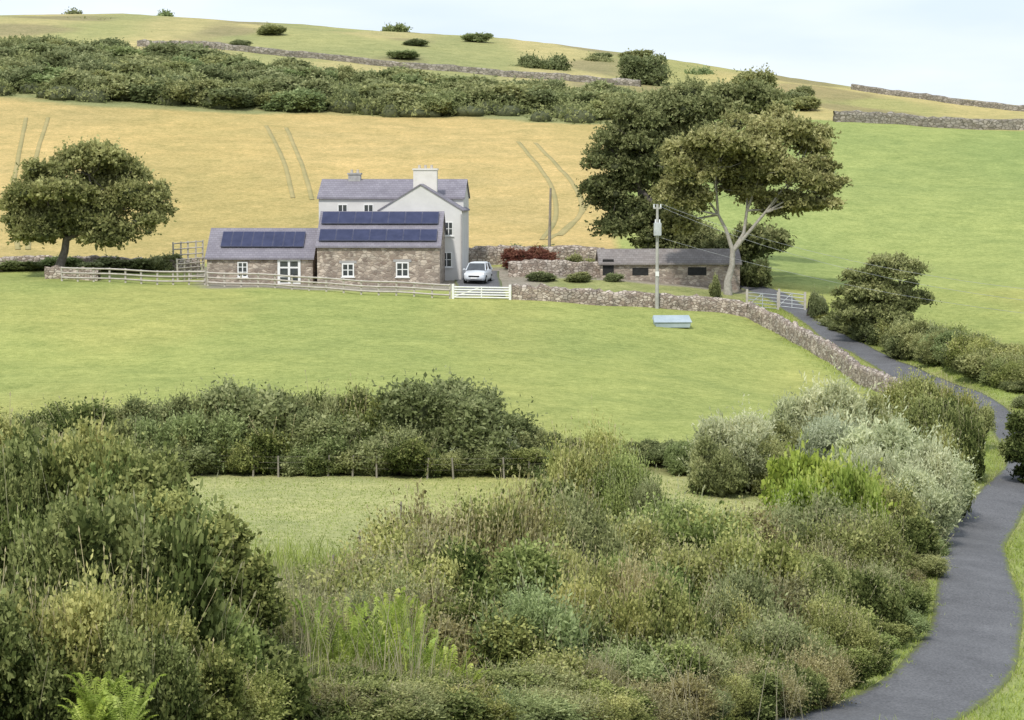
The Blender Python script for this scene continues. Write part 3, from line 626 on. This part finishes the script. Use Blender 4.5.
INFO={'hawthorn':('hawthorn_bush','dense dark green hawthorn bush in the roadside hedge'),'olive':('scrub_bush','olive green bramble and scrub bush in the hedge'),
'bramble':('bramble_bush','tangled brownish bramble bush with dry stems in the hedge'),
'willow':('willow_bush','pale grey green willow bush in the hedge'),'lime':('leafy_shrub','bright yellow green leafy shrub in the hedge'),
'gorse':('gorse_bush','grey green gorse bush in the roadside hedge'),'midgorse':('gorse_bush','grey green gorse bush in the field hedge'),'far':('gorse_bush','gorse bush on the upper hillside scrub'),'fard':('hawthorn_bush','hawthorn bush in hillside scrub'),'red':('red_shrub','rounded reddish brown garden shrub by stone wall')}
GR={'far':'hillside scrub bushes','fard':'hillside scrub bushes','red':'garden shrubs'}
def bush(x,y,w,h,typ,sink=.05):
    key=typ+'_tall' if (h>3.1 and y<80 and typ in('hawthorn','olive')) else typ
    me=random.choice(BM[key]); dw,dh=DIM[me.name]; o=put(INFO[typ][0],me,loc=(x,y,float(H(x,y))-sink*h),rz=random.uniform(0,6.28))
    sw=w/dw; o.scale=(sw*random.uniform(.85,1.2),sw*random.uniform(.85,1.2),h*(1+sink)/dh); o.rotation_euler[0]=random.uniform(-.1,.1); o.rotation_euler[1]=random.uniform(-.12,.08)
    tag(o,INFO[typ][1],'bush',GR.get(typ,'hedgerow bushes')); return o
def bpx(px,D,top,wpx,typ):
    x=(px-512)/F*D; h=(180-top)/F*D-float(H(x,D)); 
    return bush(x,D,wpx/F*D,max(h,.6),typ)
def hedge(line,n_,types,wm,jit=1.0,jtop=8):
    line=np.array(line,float); t=np.linspace(0,len(line)-1,n_)
    for q in t:
        i=min(int(q),len(line)-2); f=q-i; v=line[i]*(1-f)+line[i+1]*f
        s=random.random()
        bpx(v[0]+random.uniform(-10,10),v[1]+random.uniform(-jit,jit),v[2]-jtop*.4+jtop*1.5*s,wm*(1.3-.6*s)*F/v[1],random.choice(types))
# mid hedge
mg='midgorse'
hedge([(-20,110,418),(60,110,414),(130,110,407),(180,110,397),(260,110,394),(340,110,395),(385,110,402)],18,[mg,mg,'hawthorn'],3.4,.6,8)
hedge([(-20,108,436),(120,108,428),(200,108,421),(300,108,418),(390,108,424)],20,[mg,mg,mg,'hawthorn'],2.8,.4,8)
hedge([(60,107.3,455),(200,107.3,448),(300,107.3,443),(390,107,445),(470,107,450),(560,107,454)],18,[mg,mg,mg,'hawthorn'],2.0,.2,8)
for q in ((452,109.5,390,110,mg),(428,108.5,415,60,mg),(485,108.5,424,64,'willow'),(520,108.5,430,62,mg),(550,109,436,56,mg),(400,108.5,428,50,'hawthorn'),
          (585,109,441,52,mg),(620,110,442,56,mg),(655,110,443,50,mg),(690,108,444,46,mg),(742,104,421,92,'willow'),(718,102,443,48,mg),(770,103,444,50,mg),
          (808,112,401,72,'willow'),(845,112,394,84,'willow'),(790,110,427,58,mg),(878,112,406,52,mg),(830,108,424,70,'willow'),
          (905,128,388,48,'olive'),(925,124,386,48,'olive'),(946,126,394,48,'olive'),(966,126,402,36,mg),(940,116,404,50,'hawthorn'),(957,114,416,46,'hawthorn'),(948,104,442,44,'olive'),
          (595,90,444,84,'olive'),(572,88,464,56,'olive'),(622,88,466,60,'olive'),(645,86,488,46,'gorse'),(560,84,488,56,'hawthorn'),
          (900,102,436,90,'willow'),(922,98,455,64,'willow'),(870,98,456,60,'willow'),(918,94,482,60,'willow'),(826,85,466,92,'lime'),(852,83,480,66,'lime'),(802,83,490,52,'lime'),(788,84,500,44,'lime'),(806,88,486,44,'olive')): bpx(*q)
# main diagonal hedge mass
hedge([(400,62,552),(450,64,526),(510,66,514),(580,70,514),(650,74,517),(720,78,522),(785,80,518),(850,84,500),(892,92,478)],21,['olive','olive','hawthorn','gorse','bramble'],2.8,1.5,18)
hedge([(380,54,587),(450,56,568),(520,58,558),(600,62,556),(680,66,558),(760,71,556),(820,75,544),(874,80,530),(908,88,510)],23,['olive','bramble','hawthorn','gorse','olive'],2.5,1.4,22)
hedge([(400,49,634),(500,50,612),(580,53,606),(660,57,602),(735,62,594),(800,66,588),(852,71,573),(888,77,558)],23,['olive','gorse','hawthorn','bramble','hawthorn'],2.2,1.2,24)
hedge([(440,46,682),(560,47,662),(640,50,652),(720,54,644),(778,59,634),(822,64,624),(864,70,606),(900,78,580),(916,88,547),(930,96,517)],27,['olive','gorse','bramble','hawthorn'],1.9,.8,18)
hedge([(440,42,722),(500,42.5,714),(560,43.5,710),(620,45.5,700),(690,49,688),(750,53,676),(800,57.5,662),(838,62,648),(874,69,624),(900,76,600)],29,['olive','gorse','hawthorn','bramble'],1.6,.5,16)
# left foreground
hedge([(-20,52,448),(50,52,450),(95,52,464)],5,['olive','olive'],2.4,1,14)
hedge([(-30,44,474),(40,44,462),(90,44,464),(125,44,480),(160,44,506),(188,44,545)],10,['hawthorn'],2.3,1.0,20)
hedge([(-20,39,530),(60,39,518),(110,39,532),(155,39,565),(195,40,605),(222,41,645)],11,['hawthorn'],2.0,.8,24)
hedge([(-20,35,615),(60,35,605),(120,35,620),(175,36,648),(215,37,685)],11,['hawthorn','hawthorn','hawthorn','olive'],1.7,.6,22)
hedge([(232,48,598),(264,49,604),(300,49,620)],7,['hawthorn','gorse','olive'],1.6,.8,16)
hedge([(240,43,660),(290,44,672),(345,44,692),(390,43.5,694),(440,44,690)],12,['olive','bramble','hawthorn'],1.5,.5,14)
hedge([(220,40,702),(280,41,714),(340,41,724),(400,41,727)],10,['gorse','bramble','hawthorn'],1.5,.5,12)
hedge([(295,58,592),(335,57,580),(370,57,570),(410,57,558)],8,['olive','gorse','bramble'],2.0,.8,16)
hedge([(300,51,618),(350,51,603),(410,51,596)],9,['olive','gorse','bramble'],1.8,.8,14)
# hedge right of lane
hedge([(835,181,314),(872,174,318),(905,166,321),(940,158,331),(975,152,341),(1010,147,354),(1045,143,366)],42,[mg,'olive',mg],2.7,.9,8)
hedge([(868,177,318),(930,168,327),(980,158,339),(1030,150,353)],16,['olive',mg],2.6,.8,8)
hedge([(1014,146,390),(1032,143,390),(1047,136,392),(1067,128,397)],7,[mg,'olive'],2.2,.6,5)
# farm
for q in ((527,199,249,34,'red'),(573,199,256,20,'far'),(592,199,260,16,'fard'),(510,205,247,30,'far'),(550,206,247,40,'far'),
          (540,191,272,22,'far'),(578,191,273,22,'far'),(612,192,276,18,'far'),
          (715,189,277,12,'fard'),(758,196,262,30,'fard'),(100,196,258,50,'fard'),(140,196,260,45,'fard'),(60,196,258,40,'fard'),(20,195,262,40,'fard'),(165,196,256,24,'far'),(820,181,294,18,'far')): bpx(*q)
# hillside scrub: individually visible bushes plus a continuous low cover
cnt=0
def band(px): return np.interp(px,[0,300,560,640],[316,316,311,322]),np.interp(px,[-30,60,200,350,500,640],[386,386,378,362,348,338])
for i in range(2500):
    if cnt>=150: break
    px=random.uniform(-30,640); D=random.uniform(316,384); lo,hi=band(px)
    if not lo<D<hi: continue
    cnt+=1; x=(px-512)/F*D; w_=random.uniform(3.0,8.0)
    bush(x,D,w_,random.uniform(1.2,2.2)+w_*.13,random.choice(['far','far','fard']))
LB=[]
while len(LB)<480:
    px=random.uniform(-60,650); D=random.uniform(312,388); lo,hi=band(px)
    if lo-1<D<hi: x=(px-512)/F*D; r_=random.uniform(1.5,3.4); LB.append((x,D,float(H(x,D))+.3,r_,r_,random.uniform(.9,1.9)))
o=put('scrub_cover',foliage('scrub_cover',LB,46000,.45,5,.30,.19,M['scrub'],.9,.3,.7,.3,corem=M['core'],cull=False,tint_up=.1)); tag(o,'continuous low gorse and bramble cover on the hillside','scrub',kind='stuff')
for i in range(7):
    px=random.uniform(200,640); D=random.uniform(410,480); x=(px-512)/F*D; w_=random.uniform(2.5,6)
    bush(x,D,w_,w_*.3,'far')
for i in range(12):
    px=random.uniform(600,830); D=random.uniform(335,400); x=(px-512)/F*D
    bush(x,D,random.uniform(3,7),random.uniform(1.0,2.4),random.choice(['far','fard']))
# ---------------------------------------------------------------- grasses
def blades(name,XY,h,w,mat,label,lean=.35,tb=.45,kind='stuff',cat='grass'):
    n_=len(XY); z=H(XY[:,0],XY[:,1]); b=np.column_stack([XY,z]); a_=rng.random(n_)*6.28; s=np.column_stack([np.cos(a_),np.sin(a_),np.zeros(n_)])
    hh=h*(.5+rng.random((n_,1))); le=rng.normal(size=(n_,3))*lean*hh; le[:,2]=0; up=np.array([0,0,1.])
    m1=b+up*hh*.55+le*.35; tp=b+up*hh+le; w_=w*(.6+.8*rng.random((n_,1)))
    V=np.stack([b-s*w_*.5,b+s*w_*.5,m1+s*w_*.35,m1-s*w_*.35,tp+s*w_*.08,tp-s*w_*.08],1).reshape(-1,3)
    k=np.arange(n_)[:,None]*6; Q=np.concatenate([k+[0,1,2,3],k+[3,2,4,5]])
    t=np.clip(tb+.25*(lowfreq(b,.8,1.)-.5)+rng.normal(size=n_)*.16,0,.88)
    o=put(name,mesh_np(name,V,Q,[mat],tint=np.repeat(t,6))); tag(o,label,cat,kind=kind)
nn_=60000; i_=rng.integers(0,150,nn_); side=np.where(rng.random(nn_)<.5,-1,1); off=1.3+rng.random(nn_)**1.5*3.2
dv=np.gradient(road,axis=0); dv/=np.linalg.norm(dv,axis=1,keepdims=True); nv=np.stack([dv[:,1],-dv[:,0]],1)
XY=road[i_]+nv[i_]*(side*off)[:,None]+rng.normal(size=(nn_,2))*.4
XY=XY[road_dist(XY[:,0],XY[:,1])>np.interp(XY[:,1],[100,120],[1.34,1.05])+.15*rng.random(len(XY))]
blades('verge_grass',XY,.11,.03,M['grass'],'lush green verge grass along the tarmac lane',.5)
def area(n_,px0,px1,d0,d1):
    D=rng.uniform(d0,d1,n_); x=(rng.uniform(px0,px1,n_)-512)/F*D; return np.column_stack([x,D])
blades('pasture_grass',area(26000,100,790,78,106),.05,.035,M['grass'],'short grass of the small lower pasture',.5,.6)
def clumps(nc,per,px0,px1,d0,d1,sp=.3):
    c=area(nc,px0,px1,d0,d1); return (c[:,None]+rng.normal(size=(nc,per,2))*sp).reshape(-1,2)
blades('dry_grass',np.concatenate([clumps(26,22,255,350,46,55),clumps(12,18,275,430,43,47),clumps(30,12,400,850,46,72)]),1.6,.014,M['dry'],'tall dry seeding grass among the brambles',.22)
XYr=area(22000,-100,1100,40,80); XYr=XYr[(road_dist(XYr[:,0],XYr[:,1])>3.8)]
blades('hedge_grass',XYr,.7,.03,M['grass'],'rank grass growing under the hedge bushes',.35,.35)
# ferns
def fern_mesh():
    V=[];Q=[];T=[]
    for f in range(14):
        a_=f*2.4+random.random(); Lf=random.uniform(.5,1.1); d=np.array([math.cos(a_),math.sin(a_),0]); sd=np.array([-d[1],d[0],0]); tn=random.uniform(.25,.80); rr_=random.uniform(.5,.9)
        rib=lambda t: d*Lf*t*rr_+np.array([0,0,Lf*(1.7*t-.95*t*t)])
        prev=None
        for i in range(9):
            c_=rib(i/8); k=len(V); V+=[c_-sd*.007,c_+sd*.007]; T+=[tn]*2
            if prev is not None: Q.append((prev,prev+1,k+1,k))
            prev=k
        for i in range(26):
            t=.15+.85*i/26; c_=rib(t); pl=.14*Lf*math.sin(math.pi*min(1,.06+t*.94))+.008
            for s in (-1,1):
                tip=c_+sd*s*pl+d*pl*.25+np.array([0,0,random.uniform(-.5,0)*pl]); k=len(V); m_=(c_+tip)/2; q=d*.014+np.array([0,0,.007])
                V+=[c_,m_-q,tip,m_+q]; Q.append((k,k+1,k+2,k+3)); T+=[tn+random.uniform(-.15,.08)]*4
    return mesh_np('fern',V,Q,[M['lime']],tint=np.clip(T,0,.88))
fms=[fern_mesh() for _ in range(3)]
for i in range(54):
    if i<38: px=random.gauss(372,26); D=random.uniform(45.8,48.5); top=random.uniform(594,672)
    elif i<48: px=random.gauss(108,18); D=random.uniform(32.3,33.3); top=random.uniform(672,714)
    else: px=random.gauss(440,14); D=random.uniform(45,46); top=random.uniform(636,674)
    x=(px-512)/F*D; h=(180-top)/F*D-float(H(x,D)); s=max(h,.4)/.8
    o=put('fern',random.choice(fms),loc=(x,D,float(H(x,D))),rz=random.random()*6)
    q=min(s,.6); o.scale=(q,q,s); tag(o,'yellow green bracken fern among brambles','fern','bracken ferns')
# ---------------------------------------------------------------- world, sun, camera
SE,SA=50,200
world=bpy.data.worlds.new('World'); scene.world=world; world.use_nodes=True; N=world.node_tree.nodes; L=world.node_tree.links
bg=N['Background']; sk=N.new('ShaderNodeTexSky'); sk.sky_type='NISHITA'; sk.sun_disc=False; sk.sun_elevation=math.radians(SE); sk.sun_rotation=math.radians(SA); sk.dust_density=2.0; sk.air_density=1.0
tc=N.new('ShaderNodeTexCoord').outputs['Generated']; mp=N.new('ShaderNodeMapping'); mp.inputs['Scale'].default_value=(1,1,4.5); L.new(tc,mp.inputs[0])
f=noise(N,L,mp.outputs[0],5.0,5,.5); r=ramp(N,[(.80,.80,.80),(1,1,1)],[.36,.62]); L.new(f,r.inputs[0])
cc=ramp(N,[(.66,.76,.88),(.75,.81,.88)],[.36,.64]); L.new(f,cc.inputs[0])
vm=N.new('ShaderNodeVectorMath'); vm.operation='SCALE'; vm.inputs['Scale'].default_value=9.0; L.new(cc.outputs[0],vm.inputs[0])
c=mixc(N,L,sk.outputs[0],vm.outputs[0],r.outputs[0]); L.new(c,bg.inputs[0]); bg.inputs[1].default_value=.145
sl=bpy.data.lights.new('sun','SUN'); sl.energy=2.8; sl.angle=math.radians(3.0); sl.color=(1,.95,.87); so=put('sun',sl)
az=math.radians(SA); 
sd=Vector((math.sin(az)*math.cos(math.radians(SE)),math.cos(az)*math.cos(math.radians(SE)),math.sin(math.radians(SE))))
so.rotation_euler=sd.to_track_quat('Z','Y').to_euler(); so.location=(0,0,60)
cam=bpy.data.cameras.new('camera'); co=put('camera',cam); cam.sensor_width=36; cam.lens=F*36/1024; cam.clip_end=9000; cam.clip_start=.5
co.rotation_euler=(math.pi/2+TH,0,0); scene.camera=co
scene.view_settings.view_transform='Standard'; scene.view_settings.look='None'; scene.view_settings.exposure=0
